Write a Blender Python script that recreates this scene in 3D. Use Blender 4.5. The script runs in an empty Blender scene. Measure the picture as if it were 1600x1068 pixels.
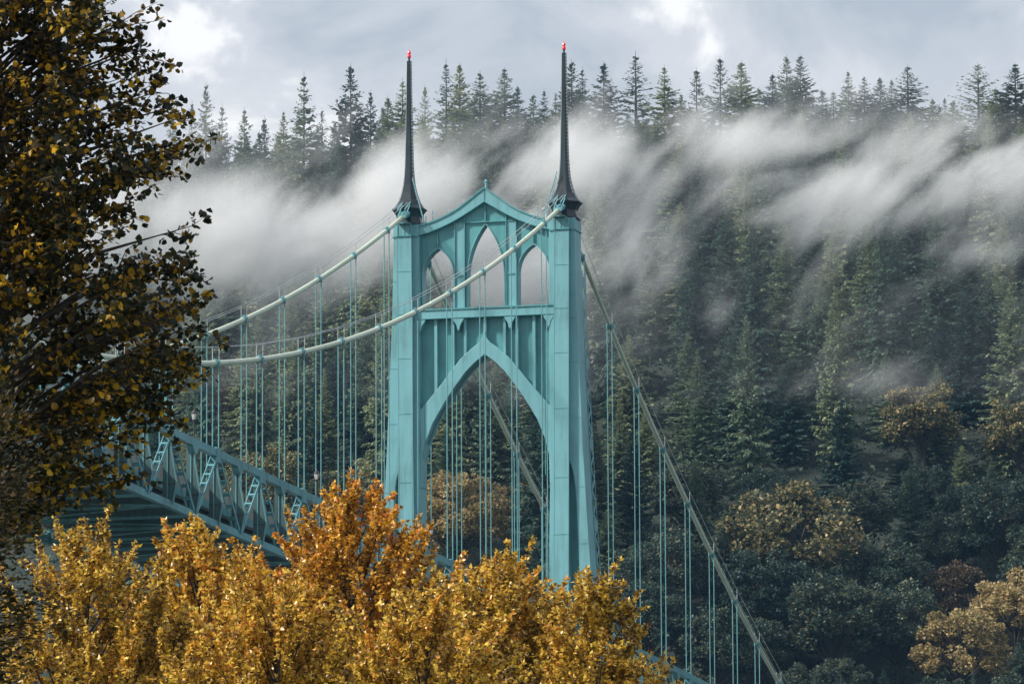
import bpy, bmesh, math, random
import numpy as np
from mathutils import Vector, Matrix
from mathutils.geometry import tessellate_polygon

scene = bpy.context.scene
COL = scene.collection

# ------------------------------------------------------------------ camera
CAM = np.array([140.724, -544.669, 10.853])
FW = np.array([-0.24353973, 0.95970191, 0.14021643])
RT = np.array([0.96911367, 0.24657475, -0.00442583])
UP = np.array([0.0388213, -0.13480779, 0.99011099])
FPX = 8990.0
cd = bpy.data.cameras.new('camera')
cam = bpy.data.objects.new('camera', cd)
COL.objects.link(cam)
cam.matrix_world = Matrix(((RT[0], UP[0], -FW[0], CAM[0]), (RT[1], UP[1], -FW[1], CAM[1]),
                           (RT[2], UP[2], -FW[2], CAM[2]), (0, 0, 0, 1)))
cd.sensor_width = 36.0
cd.lens = FPX / 1600 * 36
cd.clip_start = 0.5
cd.clip_end = 20000
scene.camera = cam


def at(x, y, D):
    d = FW * FPX + RT * (x - 800) - UP * (y - 534)
    return CAM + d * (D / FPX)


# ------------------------------------------------------------------ world, sun, exposure
SUN = Vector((-0.64, -0.40, 0.66)).normalized()
world = bpy.data.worlds.new('World')
scene.world = world
world.use_nodes = True
nt = world.node_tree
nt.nodes.clear()


def N(nt, typ, **kw):
    n = nt.nodes.new(typ)
    for k, v in kw.items():
        setattr(n, k, v)
    return n


def setin(n, **kw):
    for k, v in kw.items():
        n.inputs[k.replace('_', ' ')].default_value = v


def ramp(nt, stops, fac=None, interp='LINEAR'):
    r = N(nt, 'ShaderNodeValToRGB')
    r.color_ramp.interpolation = interp
    els = r.color_ramp.elements
    while len(els) < len(stops):
        els.new(0.5)
    for e, (p, c) in zip(els, stops):
        e.position = p
        e.color = (*c, 1) if len(c) == 3 else c
    if fac is not None:
        nt.links.new(fac, r.inputs[0])
    return r


sky = N(nt, 'ShaderNodeTexSky', sky_type='NISHITA')
sky.sun_disc = False
sky.sun_elevation = math.asin(SUN.z)
sky.sun_rotation = math.atan2(SUN.x, SUN.y)
sky.altitude = 50
sky.dust_density = 2.0
bg_sky = N(nt, 'ShaderNodeBackground')
bg_sky.inputs['Strength'].default_value = 0.1
nt.links.new(sky.outputs[0], bg_sky.inputs['Color'])
tc = N(nt, 'ShaderNodeTexCoord')
mp = N(nt, 'ShaderNodeMapping')
mp.inputs['Location'].default_value = (0.57, 0.1, 0.31)
mp.inputs['Scale'].default_value = (1.0, 1.0, 1.5)
nt.links.new(tc.outputs['Generated'], mp.inputs['Vector'])
n1 = N(nt, 'ShaderNodeTexNoise')
setin(n1, Scale=26.0, Detail=8.0, Roughness=0.55, Distortion=0.4)
n2 = N(nt, 'ShaderNodeTexNoise')
setin(n2, Scale=6.0, Detail=4.0, Roughness=0.5)
for n in (n1, n2):
    nt.links.new(mp.outputs[0], n.inputs['Vector'])
mix = N(nt, 'ShaderNodeMath', operation='MULTIPLY_ADD')
mix.inputs[1].default_value = 0.8
nt.links.new(n1.outputs[0], mix.inputs[0])
m2 = N(nt, 'ShaderNodeMath', operation='MULTIPLY')
m2.inputs[1].default_value = 0.2
nt.links.new(n2.outputs[0], m2.inputs[0])
nt.links.new(m2.outputs[0], mix.inputs[2])
cr = ramp(nt, [(0.38, (0.44, 0.49, 0.56)), (0.47, (0.54, 0.58, 0.64)), (0.54, (0.65, 0.67, 0.72)), (0.61, (0.96, 0.96, 0.97))], mix.outputs[0], 'EASE')
bg_cl = N(nt, 'ShaderNodeBackground')
nt.links.new(cr.outputs[0], bg_cl.inputs['Color'])
mx = N(nt, 'ShaderNodeMixShader')
mx.inputs[0].default_value = 0.88
nt.links.new(bg_sky.outputs[0], mx.inputs[1])
nt.links.new(bg_cl.outputs[0], mx.inputs[2])
wo = N(nt, 'ShaderNodeOutputWorld')
nt.links.new(mx.outputs[0], wo.inputs['Surface'])

sd = bpy.data.lights.new('sun', 'SUN')
sd.energy = 4.6
sd.angle = math.radians(5.0)
sd.color = (1.0, 0.945, 0.86)
sun = bpy.data.objects.new('sun', sd)
COL.objects.link(sun)
sun.rotation_euler = SUN.to_track_quat('Z', 'Y').to_euler()
sun.location = (-200, -100, 400)

scene.view_settings.view_transform = 'Standard'
scene.view_settings.look = 'None'
scene.view_settings.exposure = 0.22
scene.view_settings.gamma = 1.0
scene.view_settings.use_curve_mapping = False
scene.render.engine = 'CYCLES'
cy = scene.cycles
cy.use_denoising = True
cy.max_bounces = 6
cy.diffuse_bounces = 2
cy.glossy_bounces = 2
cy.transmission_bounces = 3
cy.transparent_max_bounces = 8
cy.volume_bounces = 3
cy.volume_max_steps = 256
cy.use_adaptive_sampling = True
cy.adaptive_threshold = 0.02

# ------------------------------------------------------------------ materials


def principled(name):
    m = bpy.data.materials.new(name)
    m.use_nodes = True
    nt = m.node_tree
    b = nt.nodes['Principled BSDF']
    return m, nt, b


def paint_mat(name, base, rough=0.45, dirt=0.25, streak=True, bump=0.15):
    m, nt, b = principled(name)
    g = N(nt, 'ShaderNodeNewGeometry')
    mp = N(nt, 'ShaderNodeMapping')
    mp.inputs['Scale'].default_value = (1.6, 1.6, 0.16 if streak else 1.6)
    nt.links.new(g.outputs['Position'], mp.inputs['Vector'])
    a = N(nt, 'ShaderNodeTexNoise')
    setin(a, Scale=1.3, Detail=6.0, Roughness=0.6)
    nt.links.new(mp.outputs[0], a.inputs['Vector'])
    c = N(nt, 'ShaderNodeTexNoise')
    setin(c, Scale=0.22, Detail=5.0, Roughness=0.6)
    nt.links.new(g.outputs['Position'], c.inputs['Vector'])
    add = N(nt, 'ShaderNodeMath', operation='ADD')
    nt.links.new(a.outputs[0], add.inputs[0])
    nt.links.new(c.outputs[0], add.inputs[1])
    d = tuple(x * (1 - dirt) * f for x, f in zip(base, (1.0, 0.95, 0.92)))
    l = tuple(min(1, x * (1 + dirt * 0.45) + 0.012) for x in base)
    r = ramp(nt, [(0.36, d), (0.5, base), (0.66, l)])
    mm = N(nt, 'ShaderNodeMath', operation='MULTIPLY')
    mm.inputs[1].default_value = 0.5
    nt.links.new(add.outputs[0], mm.inputs[0])
    nt.links.new(mm.outputs[0], r.inputs[0])
    nt.links.new(r.outputs[0], b.inputs['Base Color'])
    b.inputs['Roughness'].default_value = rough
    if bump:
        bp = N(nt, 'ShaderNodeBump')
        bp.inputs['Strength'].default_value = bump
        bp.inputs['Distance'].default_value = 0.03
        nt.links.new(a.outputs[0], bp.inputs['Height'])
        nt.links.new(bp.outputs[0], b.inputs['Normal'])
    return m


M = {}
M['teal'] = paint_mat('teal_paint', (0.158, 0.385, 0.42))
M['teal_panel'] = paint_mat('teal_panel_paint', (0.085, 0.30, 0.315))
M['teal_truss'] = paint_mat('teal_truss_paint', (0.115, 0.31, 0.345), dirt=0.4)
M['shaded_green'] = paint_mat('dull_shaded_green_paint', (0.05, 0.105, 0.105), dirt=0.4)  # dull green with the shade of plates and deck underside painted in
M['cable'] = paint_mat('pale_green_cable_wrap', (0.52, 0.61, 0.49), streak=False, dirt=0.18)
M['rope'] = paint_mat('teal_rope_paint', (0.13, 0.34, 0.36), dirt=0.2, streak=False, bump=0)
M['wire'] = paint_mat('grey_wire', (0.5, 0.55, 0.56), bump=0)
M['copper'] = paint_mat('weathered_copper', (0.014, 0.025, 0.031), rough=0.36, dirt=0.6)
M['spire_edge'] = paint_mat('light_spire_edge', (0.42, 0.50, 0.50), bump=0)
M['concrete'] = paint_mat('concrete', (0.33, 0.32, 0.28), rough=0.85, dirt=0.3)
M['asphalt'] = paint_mat('asphalt', (0.05, 0.05, 0.05), rough=0.9, dirt=0.2)
M['iron'] = paint_mat('dark_iron', (0.03, 0.035, 0.04), rough=0.5, bump=0)
M['white_metal'] = paint_mat('white_metal', (0.7, 0.7, 0.68), bump=0)
m, t_, b = principled('red_beacon')
b.inputs['Base Color'].default_value = (0.7, 0.02, 0.03, 1)
b.inputs['Roughness'].default_value = 0.25
b.inputs['Emission Color'].default_value = (1, 0.03, 0.04, 1)
b.inputs['Emission Strength'].default_value = 0.2
M['beacon'] = m
m, t_, b = principled('frosted_glass')
b.inputs['Base Color'].default_value = (0.75, 0.73, 0.68, 1)
b.inputs['Roughness'].default_value = 0.35
M['frost'] = m


def leaf_mat(name, stops, trans=0.35, rough=0.5, spec=0.35, obj_var=0.25, tint_trans=1.6, island=1.0, patch=0.9):
    m, nt, b = principled(name)
    g = N(nt, 'ShaderNodeNewGeometry')
    oi = N(nt, 'ShaderNodeObjectInfo')
    sub = N(nt, 'ShaderNodeMath', operation='SUBTRACT')
    sub.inputs[1].default_value = 0.5
    nt.links.new(oi.outputs['Random'], sub.inputs[0])
    ma = N(nt, 'ShaderNodeMath', operation='MULTIPLY_ADD')
    ma.inputs[1].default_value = obj_var
    nt.links.new(sub.outputs[0], ma.inputs[0])
    isl = N(nt, 'ShaderNodeMath', operation='MULTIPLY_ADD')
    isl.inputs[1].default_value = island
    isl.inputs[2].default_value = (1 - island) * 0.5
    nt.links.new(g.outputs['Random Per Island'], isl.inputs[0])
    nt.links.new(isl.outputs[0], ma.inputs[2])
    # larger patches of colour through the crown
    no = N(nt, 'ShaderNodeTexNoise')
    setin(no, Scale=0.55, Detail=3.0)
    nt.links.new(g.outputs['Position'], no.inputs['Vector'])
    s2 = N(nt, 'ShaderNodeMath', operation='SUBTRACT')
    s2.inputs[1].default_value = 0.5
    nt.links.new(no.outputs[0], s2.inputs[0])
    ma2 = N(nt, 'ShaderNodeMath', operation='MULTIPLY_ADD')
    ma2.inputs[1].default_value = patch
    ma2.use_clamp = True
    nt.links.new(s2.outputs[0], ma2.inputs[0])
    nt.links.new(ma.outputs[0], ma2.inputs[2])
    r = ramp(nt, stops, ma2.outputs[0])
    nt.links.new(r.outputs[0], b.inputs['Base Color'])
    b.inputs['Roughness'].default_value = rough
    b.inputs['Specular IOR Level'].default_value = spec
    tr = N(nt, 'ShaderNodeBsdfTranslucent')
    br = N(nt, 'ShaderNodeVectorMath', operation='SCALE')
    br.inputs['Scale'].default_value = tint_trans
    nt.links.new(r.outputs[0], br.inputs[0])
    nt.links.new(br.outputs[0], tr.inputs['Color'])
    ms = N(nt, 'ShaderNodeMixShader')
    ms.inputs[0].default_value = trans
    nt.links.new(b.outputs[0], ms.inputs[1])
    nt.links.new(tr.outputs[0], ms.inputs[2])
    nt.links.new(ms.outputs[0], nt.nodes['Material Output'].inputs['Surface'])
    return m


M['fir'] = leaf_mat('fir_needles', [(0.0, (0.018, 0.050, 0.048)), (0.4, (0.066, 0.125, 0.095)), (0.8, (0.17, 0.23, 0.14)), (1.0, (0.29, 0.31, 0.165))], trans=0.2, rough=0.6, spec=0.25, obj_var=0.95, island=0.55, patch=0.3)
M['hill_green'] = leaf_mat('olive_leaves', [(0.0, (0.03, 0.055, 0.04)), (0.5, (0.08, 0.11, 0.055)), (0.85, (0.20, 0.19, 0.08)), (1.0, (0.40, 0.30, 0.12))], trans=0.25, obj_var=0.4)
M['hill_dark'] = leaf_mat('dark_green_leaves', [(0.0, (0.015, 0.036, 0.034)), (0.5, (0.038, 0.070, 0.055)), (0.9, (0.08, 0.11, 0.07)), (1.0, (0.16, 0.15, 0.08))], trans=0.22, obj_var=0.4)
M['hill_gold'] = leaf_mat('gold_leaves', [(0.0, (0.10, 0.10, 0.05)), (0.4, (0.28, 0.22, 0.09)), (0.8, (0.50, 0.36, 0.15)), (1.0, (0.62, 0.52, 0.30))], trans=0.3, obj_var=0.3)
M['hill_olive'] = leaf_mat('olive_gold_leaves', [(0.0, (0.035, 0.055, 0.04)), (0.5, (0.10, 0.115, 0.06)), (0.75, (0.24, 0.20, 0.09)), (1.0, (0.50, 0.38, 0.17))], trans=0.25, obj_var=0.1)
M['hill_russet'] = leaf_mat('russet_leaves', [(0.0, (0.035, 0.035, 0.028)), (0.6, (0.09, 0.065, 0.04)), (1.0, (0.20, 0.13, 0.06))], trans=0.25)
M['maple'] = leaf_mat('golden_maple_leaves', [(0.0, (0.10, 0.055, 0.015)), (0.3, (0.32, 0.17, 0.02)), (0.55, (0.68, 0.45, 0.04)), (0.85, (0.90, 0.68, 0.14)), (1.0, (0.80, 0.36, 0.06))], trans=0.32, rough=0.33, spec=0.7, obj_var=0.15, tint_trans=1.25)
M['maple_orange'] = leaf_mat('orange_maple_leaves', [(0.0, (0.11, 0.055, 0.015)), (0.3, (0.36, 0.18, 0.02)), (0.6, (0.70, 0.40, 0.03)), (0.85, (0.88, 0.53, 0.07)), (1.0, (0.80, 0.27, 0.06))], trans=0.32, rough=0.33, spec=0.7, obj_var=0.1, tint_trans=1.25)
M['broad'] = leaf_mat('bronze_green_leaves', [(0.0, (0.012, 0.020, 0.014)), (0.45, (0.032, 0.036, 0.016)), (0.70, (0.10, 0.062, 0.015)), (0.88, (0.46, 0.27, 0.02)), (1.0, (0.70, 0.42, 0.03))], trans=0.5, rough=0.36, spec=0.5, obj_var=0, tint_trans=1.5)
M['cedar'] = leaf_mat('cedar_fronds', [(0.0, (0.014, 0.016, 0.01)), (0.6, (0.045, 0.04, 0.02)), (1.0, (0.13, 0.085, 0.035))], trans=0.25, obj_var=0)


def bark_mat(name, c):
    m, nt, b = principled(name)
    g = N(nt, 'ShaderNodeTexCoord')
    mp = N(nt, 'ShaderNodeMapping')
    mp.inputs['Scale'].default_value = (6, 6, 1)
    nt.links.new(g.outputs['Object'], mp.inputs['Vector'])
    n = N(nt, 'ShaderNodeTexNoise')
    setin(n, Scale=3.0, Detail=6.0)
    nt.links.new(mp.outputs[0], n.inputs['Vector'])
    r = ramp(nt, [(0.3, tuple(x * 0.5 for x in c)), (0.7, c)], n.outputs[0])
    nt.links.new(r.outputs[0], b.inputs['Base Color'])
    b.inputs['Roughness'].default_value = 0.9
    bp = N(nt, 'ShaderNodeBump')
    bp.inputs['Strength'].default_value = 0.5
    nt.links.new(n.outputs[0], bp.inputs['Height'])
    nt.links.new(bp.outputs[0], b.inputs['Normal'])
    return m


M['bark'] = bark_mat('dark_bark', (0.07, 0.055, 0.045))


def ground_mat(name, a, b_, c, scale):
    m, nt, b = principled(name)
    g = N(nt, 'ShaderNodeNewGeometry')
    n = N(nt, 'ShaderNodeTexNoise')
    setin(n, Scale=scale, Detail=8.0, Roughness=0.65)
    nt.links.new(g.outputs['Position'], n.inputs['Vector'])
    r = ramp(nt, [(0.3, a), (0.5, b_), (0.72, c)], n.outputs[0])
    nt.links.new(r.outputs[0], b.inputs['Base Color'])
    b.inputs['Roughness'].default_value = 0.95
    bp = N(nt, 'ShaderNodeBump')
    bp.inputs['Strength'].default_value = 0.8
    bp.inputs['Distance'].default_value = 0.5
    nt.links.new(n.outputs[0], bp.inputs['Height'])
    nt.links.new(bp.outputs[0], b.inputs['Normal'])
    return m


M['forest_floor'] = ground_mat('forest_floor', (0.010, 0.018, 0.014), (0.018, 0.028, 0.02), (0.035, 0.04, 0.028), 0.3)
M['lawn'] = ground_mat('lawn', (0.04, 0.07, 0.02), (0.07, 0.10, 0.03), (0.12, 0.12, 0.04), 0.8)
m, nt_, b = principled('river_water')
b.inputs['Base Color'].default_value = (0.02, 0.035, 0.04, 1)
b.inputs['Roughness'].default_value = 0.12
n = N(nt_, 'ShaderNodeTexNoise')
setin(n, Scale=0.35, Detail=6.0)
g = N(nt_, 'ShaderNodeNewGeometry')
nt_.links.new(g.outputs['Position'], n.inputs['Vector'])
bp = N(nt_, 'ShaderNodeBump')
bp.inputs['Strength'].default_value = 0.4
nt_.links.new(n.outputs[0], bp.inputs['Height'])
nt_.links.new(bp.outputs[0], b.inputs['Normal'])
M['water'] = m

# ------------------------------------------------------------------ mesh helpers


def tag(o, label=None, cat=None, group=None, kind=None):
    if label:
        o['label'] = label
    if cat:
        o['category'] = cat
    if group:
        o['group'] = group
    if kind:
        o['kind'] = kind
    return o


def empty(name, loc=(0, 0, 0)):
    o = bpy.data.objects.new(name, None)
    COL.objects.link(o)
    o.location = loc
    o.empty_display_size = 0.5
    return o


class MB:
    def __init__(self):
        self.v = []
        self.f = []

    def add(self, vs, fs):
        k = len(self.v)
        self.v += [tuple(p) for p in vs]
        self.f += [tuple(i + k for i in f) for f in fs]
        return self

    def box(self, x0, x1, y0, y1, z0, z1):
        vs = [(x, y, z) for z in (z0, z1) for y in (y0, y1) for x in (x0, x1)]
        return self.add(vs, [(0, 2, 3, 1), (4, 5, 7, 6), (0, 1, 5, 4), (2, 6, 7, 3), (0, 4, 6, 2), (1, 3, 7, 5)])

    def bar(self, p, q, w, h, side=(1, 0, 0)):
        """square bar from p to q; w across 'side', h across the other way"""
        p, q = Vector(p), Vector(q)
        d = (q - p).normalized()
        s = Vector(side)
        s = (s - d * s.dot(d)).normalized()
        u = s.cross(d)
        vs = []
        for c in (p, q):
            for a, b in ((-1, -1), (1, -1), (1, 1), (-1, 1)):
                vs.append(c + s * (a * w / 2) + u * (b * h / 2))
        return self.add(vs, [(0, 3, 2, 1), (4, 5, 6, 7), (0, 1, 5, 4), (1, 2, 6, 5), (2, 3, 7, 6), (3, 0, 4, 7)])

    def tube(self, pts, rad, n=8, cap=True):
        pts = [Vector(p) for p in pts]
        if not hasattr(rad, '__len__'):
            rad = [rad] * len(pts)
        k = len(pts)
        vs, fs = [], []
        for i, p in enumerate(pts):
            d = (pts[min(i + 1, k - 1)] - pts[max(i - 1, 0)]).normalized()
            a = Vector((1, 0, 0)) if abs(d.x) < 0.8 else Vector((0, 1, 0))
            s = (a - d * a.dot(d)).normalized()
            u = d.cross(s)
            for j in range(n):
                t = 2 * math.pi * j / n
                vs.append(p + (s * math.cos(t) + u * math.sin(t)) * rad[i])
        for i in range(k - 1):
            for j in range(n):
                j2 = (j + 1) % n
                fs.append((i * n + j, i * n + j2, (i + 1) * n + j2, (i + 1) * n + j))
        if cap:
            fs.append(tuple(range(n))[::-1])
            fs.append(tuple((k - 1) * n + j for j in range(n)))
        return self.add(vs, fs)

    def xz(self, loops, y0, y1):
        """loops in the XZ plane (outline, then holes) extruded along Y"""
        flat = [p for l in loops for p in l]
        n = len(flat)
        tris = tessellate_polygon([[Vector((x, z, 0)) for x, z in l] for l in loops])
        vs = [(x, y0, z) for x, z in flat] + [(x, y1, z) for x, z in flat]
        fs = [tuple(t) for t in tris] + [tuple(i + n for i in t[::-1]) for t in tris]
        k = 0
        for l in loops:
            m = len(l)
            for i in range(m):
                a, b = k + i, k + (i + 1) % m
                fs.append((a, b, b + n, a + n))
            k += m
        return self.add(vs, fs)

    def lathe(self, prof, n=8, c=(0, 0), rot=None):
        rot = math.pi / n if rot is None else rot
        vs, fs = [], []
        for r, z in prof:
            for j in range(n):
                t = 2 * math.pi * j / n + rot
                vs.append((c[0] + r * math.cos(t), c[1] + r * math.sin(t), z))
        for i in range(len(prof) - 1):
            for j in range(n):
                j2 = (j + 1) % n
                fs.append((i * n + j, i * n + j2, (i + 1) * n + j2, (i + 1) * n + j))
        fs.append(tuple(range(n))[::-1])
        fs.append(tuple((len(prof) - 1) * n + j for j in range(n)))
        return self.add(vs, fs)

    def mesh(self, name, mat, smooth=False):
        me = bpy.data.meshes.new(name)
        me.from_pydata(self.v, [], self.f)
        bm = bmesh.new()
        bm.from_mesh(me)
        bmesh.ops.recalc_face_normals(bm, faces=bm.faces)
        bm.to_mesh(me)
        bm.free()
        me.materials.append(mat)
        if smooth:
            me.shade_smooth()
        return me

    def build(self, name, mat, parent=None, smooth=False, bevel=0):
        o = bpy.data.objects.new(name, self.mesh(name, mat, smooth))
        COL.objects.link(o)
        o.parent = parent
        if bevel:
            b = o.modifiers.new('bevel', 'BEVEL')
            b.width = bevel
            b.segments = 2
            b.limit_method = 'ANGLE'
        return o


def link_mesh(name, me, parent=None, loc=(0, 0, 0)):
    o = bpy.data.objects.new(name, me)
    COL.objects.link(o)
    o.parent = parent
    o.location = loc
    return o


def np_mesh(name, v, f, mat, smooth=False):
    """v (n,3) float, f (m,k) int -> mesh"""
    me = bpy.data.meshes.new(name)
    v = np.asarray(v, np.float32)
    f = np.asarray(f, np.int32)
    me.vertices.add(len(v))
    me.vertices.foreach_set('co', v.ravel())
    me.loops.add(f.size)
    me.loops.foreach_set('vertex_index', f.ravel())
    me.polygons.add(len(f))
    me.polygons.foreach_set('loop_start', np.arange(0, f.size, f.shape[1], dtype=np.int32))
    me.update(calc_edges=True)
    me.materials.append(mat)
    if smooth:
        me.shade_smooth()
    return me


# ------------------------------------------------------------------ the setting


def hill_z(X, Y):
    X = np.asarray(X, float)
    Y = np.asarray(Y, float)
    yy = Y - 12 * np.sin(X / 61.0) - 9 * np.sin(X / 27.0 + 1.3)
    z = np.interp(yy, [-900, 40, 100, 150, 330, 540, 590, 700, 900, 3000], [-3, -3, 8, 24, 105, 195, 204, 196, 160, 120])
    return z + 2.0 * np.sin(X / 17.0 + Y / 23.0) * np.clip((Y - 120) / 100, 0, 1)


def grid(xs, ys, zf):
    X, Y = np.meshgrid(xs, ys)
    v = np.stack([X.ravel(), Y.ravel(), zf(X, Y).ravel()], 1)
    nx, ny = len(xs), len(ys)
    i, j = np.meshgrid(np.arange(nx - 1), np.arange(ny - 1))
    a = (j * nx + i).ravel()
    return v, np.stack([a, a + 1, a + nx + 1, a + nx], 1)


xs = np.concatenate([[-6000, -3000, -1500, -900], np.arange(-600, 500, 8), [800, 1500, 3000, 6000]])
ys = np.concatenate([np.arange(20, 720, 8), [800, 900, 1500, 3000, 8000]])
v, f = grid(xs, ys, hill_z)
tag(link_mesh('hillside', np_mesh('hillside', v, f, M['forest_floor'], True)), 'steep wooded hillside rising behind the bridge', kind='structure')
xs = np.array([-6000, -1500, -300, -100, 0, 50, 100, 130, 150, 180, 220, 300, 500, 1500, 6000.])
ys = np.array([-6000, -2000, -900, -600, -560, -530, -480, -440, -400, -360, -330, -315, -300])


def park_z(X, Y):
    return np.interp(Y, [-6000, -900, -600, -545, -440, -380, -320, -300], [30, 14, 9.6, 9.15, 8.2, 7.5, 4, -2]) + 0.2 * np.sin(X / 31.0)


v, f = grid(xs, ys, park_z)
tag(link_mesh('park_lawn', np_mesh('park_lawn', v, f, M['lawn'], True)), 'grassy park ground on the near bank', kind='structure')
v, f = grid(np.linspace(-6000, 6000, 5), np.array([-330., -200, -50, 60]), lambda X, Y: X * 0)
tag(link_mesh('river', np_mesh('river', v, f, M['water'])), 'dark river water under the bridge', kind='structure')

# ------------------------------------------------------------------ bridge geometry
HW = 15.85 / 2
PD = 11.937             # hanger spacing
D0 = 8.634              # first main span hanger
D02 = 7.043


def zc_main(y):          # y = distance from the tower
    return 103.976 - 0.39337 * y + 0.00107 * y * y


def zc_side(y):
    return 102.989 - 0.46499 * y + 0.00089 * y * y


def z_chord(Y):          # top chord
    y = -Y
    return 62.99 + 0.0202 * y + 2e-5 * y * y if y > 0 else 62.99 + 0.0202 * y - 1.0e-4 * y * y


TD = 5.63               # truss depth
MAIN_END, SIDE_END = 250.0, 131.0

# ---- tower
tower = tag(empty('bridge_tower', (0, 0, 0)), 'teal steel bridge tower with gothic pointed arches and two dark spires', 'bridge tower')
wing_z = [4, 20, 40, 55, 66.9, 73.2, 80.1, 86.5, 93, 99, 101.2]
wing_x = [15.2, 13.9, 12.3, 11.35, 10.7, 10.3, 9.95, 9.68, 9.4, 9.27, 9.25]
pin_z, pin_x = [4, 66, 101.2], [6.95, 7.05, 7.32]
pout_x = [8.45, 8.52, 8.74]


def lerp(z, zs_, xs_):
    return float(np.interp(z, zs_, xs_))


ARCH = [(6.55, 76.2), (6.48, 79.0), (6.1, 80.55), (5.35, 82.45), (4.65, 83.65), (3.9, 84.85), (2.95, 86.2), (1.95, 87.5), (1.0, 88.42), (0, 89.17)]
RIM = [(6.55, 83.9), (6.15, 84.35), (5.8, 84.75), (4.43, 86.36), (3.45, 87.6), (2.5, 88.75), (1.5, 89.65), (0.5, 90.4), (0.18, 90.85), (0.12, 91.4)]

for s in (-1, 1):
    # body of the leg with the slot between pilaster and outer buttress
    out = [(lerp(z, wing_z, wing_x), z) for z in wing_z]
    inn = [(6.62, 101.2), (6.62, 76.2), (6.5, 70), (6.5, 4)]
    slot = [(8.72, 4), (8.6, 66), (8.45, 75.5), (8.42, 78.6), (8.72, 77.95), (8.98, 77.0), (9.16, 75.6), (9.28, 73.8), (9.42, 70), (9.56, 65.7), (9.9, 55), (10.6, 40), (11.9, 20), (12.9, 4)]
    loop = [(s * x, z) for x, z in out + inn + slot]
    leg = MB().xz([loop], -1.3, 1.3).build('leg', M['teal'], tower, bevel=0.04)
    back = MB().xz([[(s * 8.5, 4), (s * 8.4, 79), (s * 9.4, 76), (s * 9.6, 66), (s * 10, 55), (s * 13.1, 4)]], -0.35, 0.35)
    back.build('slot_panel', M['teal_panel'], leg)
    for fy in (-1, 1):
        pl = [(s * lerp(z, pin_z, pin_x), z) for z in (4, 66, 101.2)] + [(s * lerp(z, pin_z, pout_x), z) for z in (101.2, 66, 4)]
        MB().xz([pl], *sorted((fy * 1.25, fy * 1.85))).build('pilaster', M['teal'], leg, bevel=0.05)
    # riveted corner angles running up the pilaster edges
    for e in (pin_x, pout_x):
        for fy in (-1, 1):
            mb = MB()
            for z0, z1 in ((4, 66), (66, 101.2)):
                mb.bar((s * lerp(z0, pin_z, e), fy * 1.855, z0), (s * lerp(z1, pin_z, e), fy * 1.855, z1), 0.09, 0.03)
            mb.build('corner_angle', M['teal'], leg)
    # splice seams
    for z in (64.5, 71.0, 76.6, 83.4, 88.9, 93.3, 97.6):
        a, b_ = lerp(z, pin_z, pin_x), lerp(z, pin_z, pout_x)
        MB().box(*sorted((s * (a - .015), s * (b_ + .015))), -1.875, -1.0, z, z + 0.045).build('splice_plate', M['teal_panel'], leg)
        w = lerp(z, wing_z, wing_x)
        MB().box(*sorted((s * (max(b_ + .1, 9.5 if z < 77 else 0)), s * (w + .02))), -1.325, 1.325, z - 0.9, z - 0.86).build('splice_plate', M['teal_panel'], leg)
    # laced strip on the outer side
    mb = MB()
    zz = 40.0
    k = 0
    while zz < 101:
        z1 = zz + 1.15
        xa, xb = lerp(zz, wing_z, wing_x) + 0.05, lerp(z1, wing_z, wing_x) + 0.05
        if zz > 101 - 4.5:
            break
        ya, yb = (1.36, 2.6) if k % 2 else (2.6, 1.36)
        mb.bar((s * xa, ya, zz), (s * xb, yb, z1), 0.05, 0.26)
        if k % 7 == 0:
            mb.box(s * xa - .025, s * xa + .025, 1.31, 2.7, zz - .5, zz + .5)
        zz = z1
        k += 1
    for yy in (1.36, 2.66):
        for z0, z1 in zip(wing_z[2:-1], wing_z[3:]):
            z1 = min(z1, 97.5)
            if z1 <= z0:
                continue
            mb.bar((s * (lerp(z0, wing_z, wing_x) + .05), yy, z0), (s * (lerp(z1, wing_z, wing_x) + .05), yy, z1), 0.05, 0.12)
    mb.build('lacing', M['teal'], leg)
    # capital
    mb = MB().box(*sorted((s * 6.7, s * 9.28)), -1.34, 1.34, 101.2, 102.35)
    mb.box(*sorted((s * 7.27, s * 8.8)), -1.92, 1.92, 101.2, 102.3)
    cap = mb.build('capital', M['teal'], leg, bevel=0.05)
    mb = MB().box(*sorted((s * 6.66, s * 9.33)), -1.4, 1.4, 101.14, 101.23)
    mb.box(*sorted((s * 7.22, s * 8.85)), -1.98, 1.98, 101.13, 101.22)
    for xx in (7.28, 7.9, 8.6):
        mb.box(*sorted((s * xx, s * (xx + .13))), -1.97, -1.9, 101.22, 102.3)
    mb.build('capital_moulding', M['teal_panel'], leg)
    # spire
    C8 = (s * 7.95, 0.0)
    k8 = 1 / math.cos(math.pi / 8)
    prof = [(1.42, 102.3), (1.5, 102.42), (1.34, 102.62), (1.2, 102.95), (1.16, 103.25), (1.3, 103.6), (1.6, 103.98), (1.66, 104.05), (1.3, 104.42), (0.99, 105.0), (0.75, 105.8), (0.58, 106.6), (0.48, 107.6), (0.42, 108.8), (0.38, 110.5), (0.33, 113), (0.28, 116), (0.24, 119.1)]
    spire = MB().lathe([(r * k8, z) for r, z in prof], 8, C8).build('spire', M['copper'], tower)
    mb = MB()
    for tx, ty in ((-0.7, -0.72),):       # pale strip painting the lit highlight up one edge
        pts = [(C8[0] + tx * r * k8 * 1.04, ty * r * k8 * 1.04, z) for r, z in prof[7:]]
        mb.tube(pts, 0.028, 5)
    mb.build('edge_highlight', M['spire_edge'], spire)
    mb = MB()
    pts = [(C8[0] + 0.92 * r, -0.42 * r - .03, z) for r, z in prof[9:]]
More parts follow.
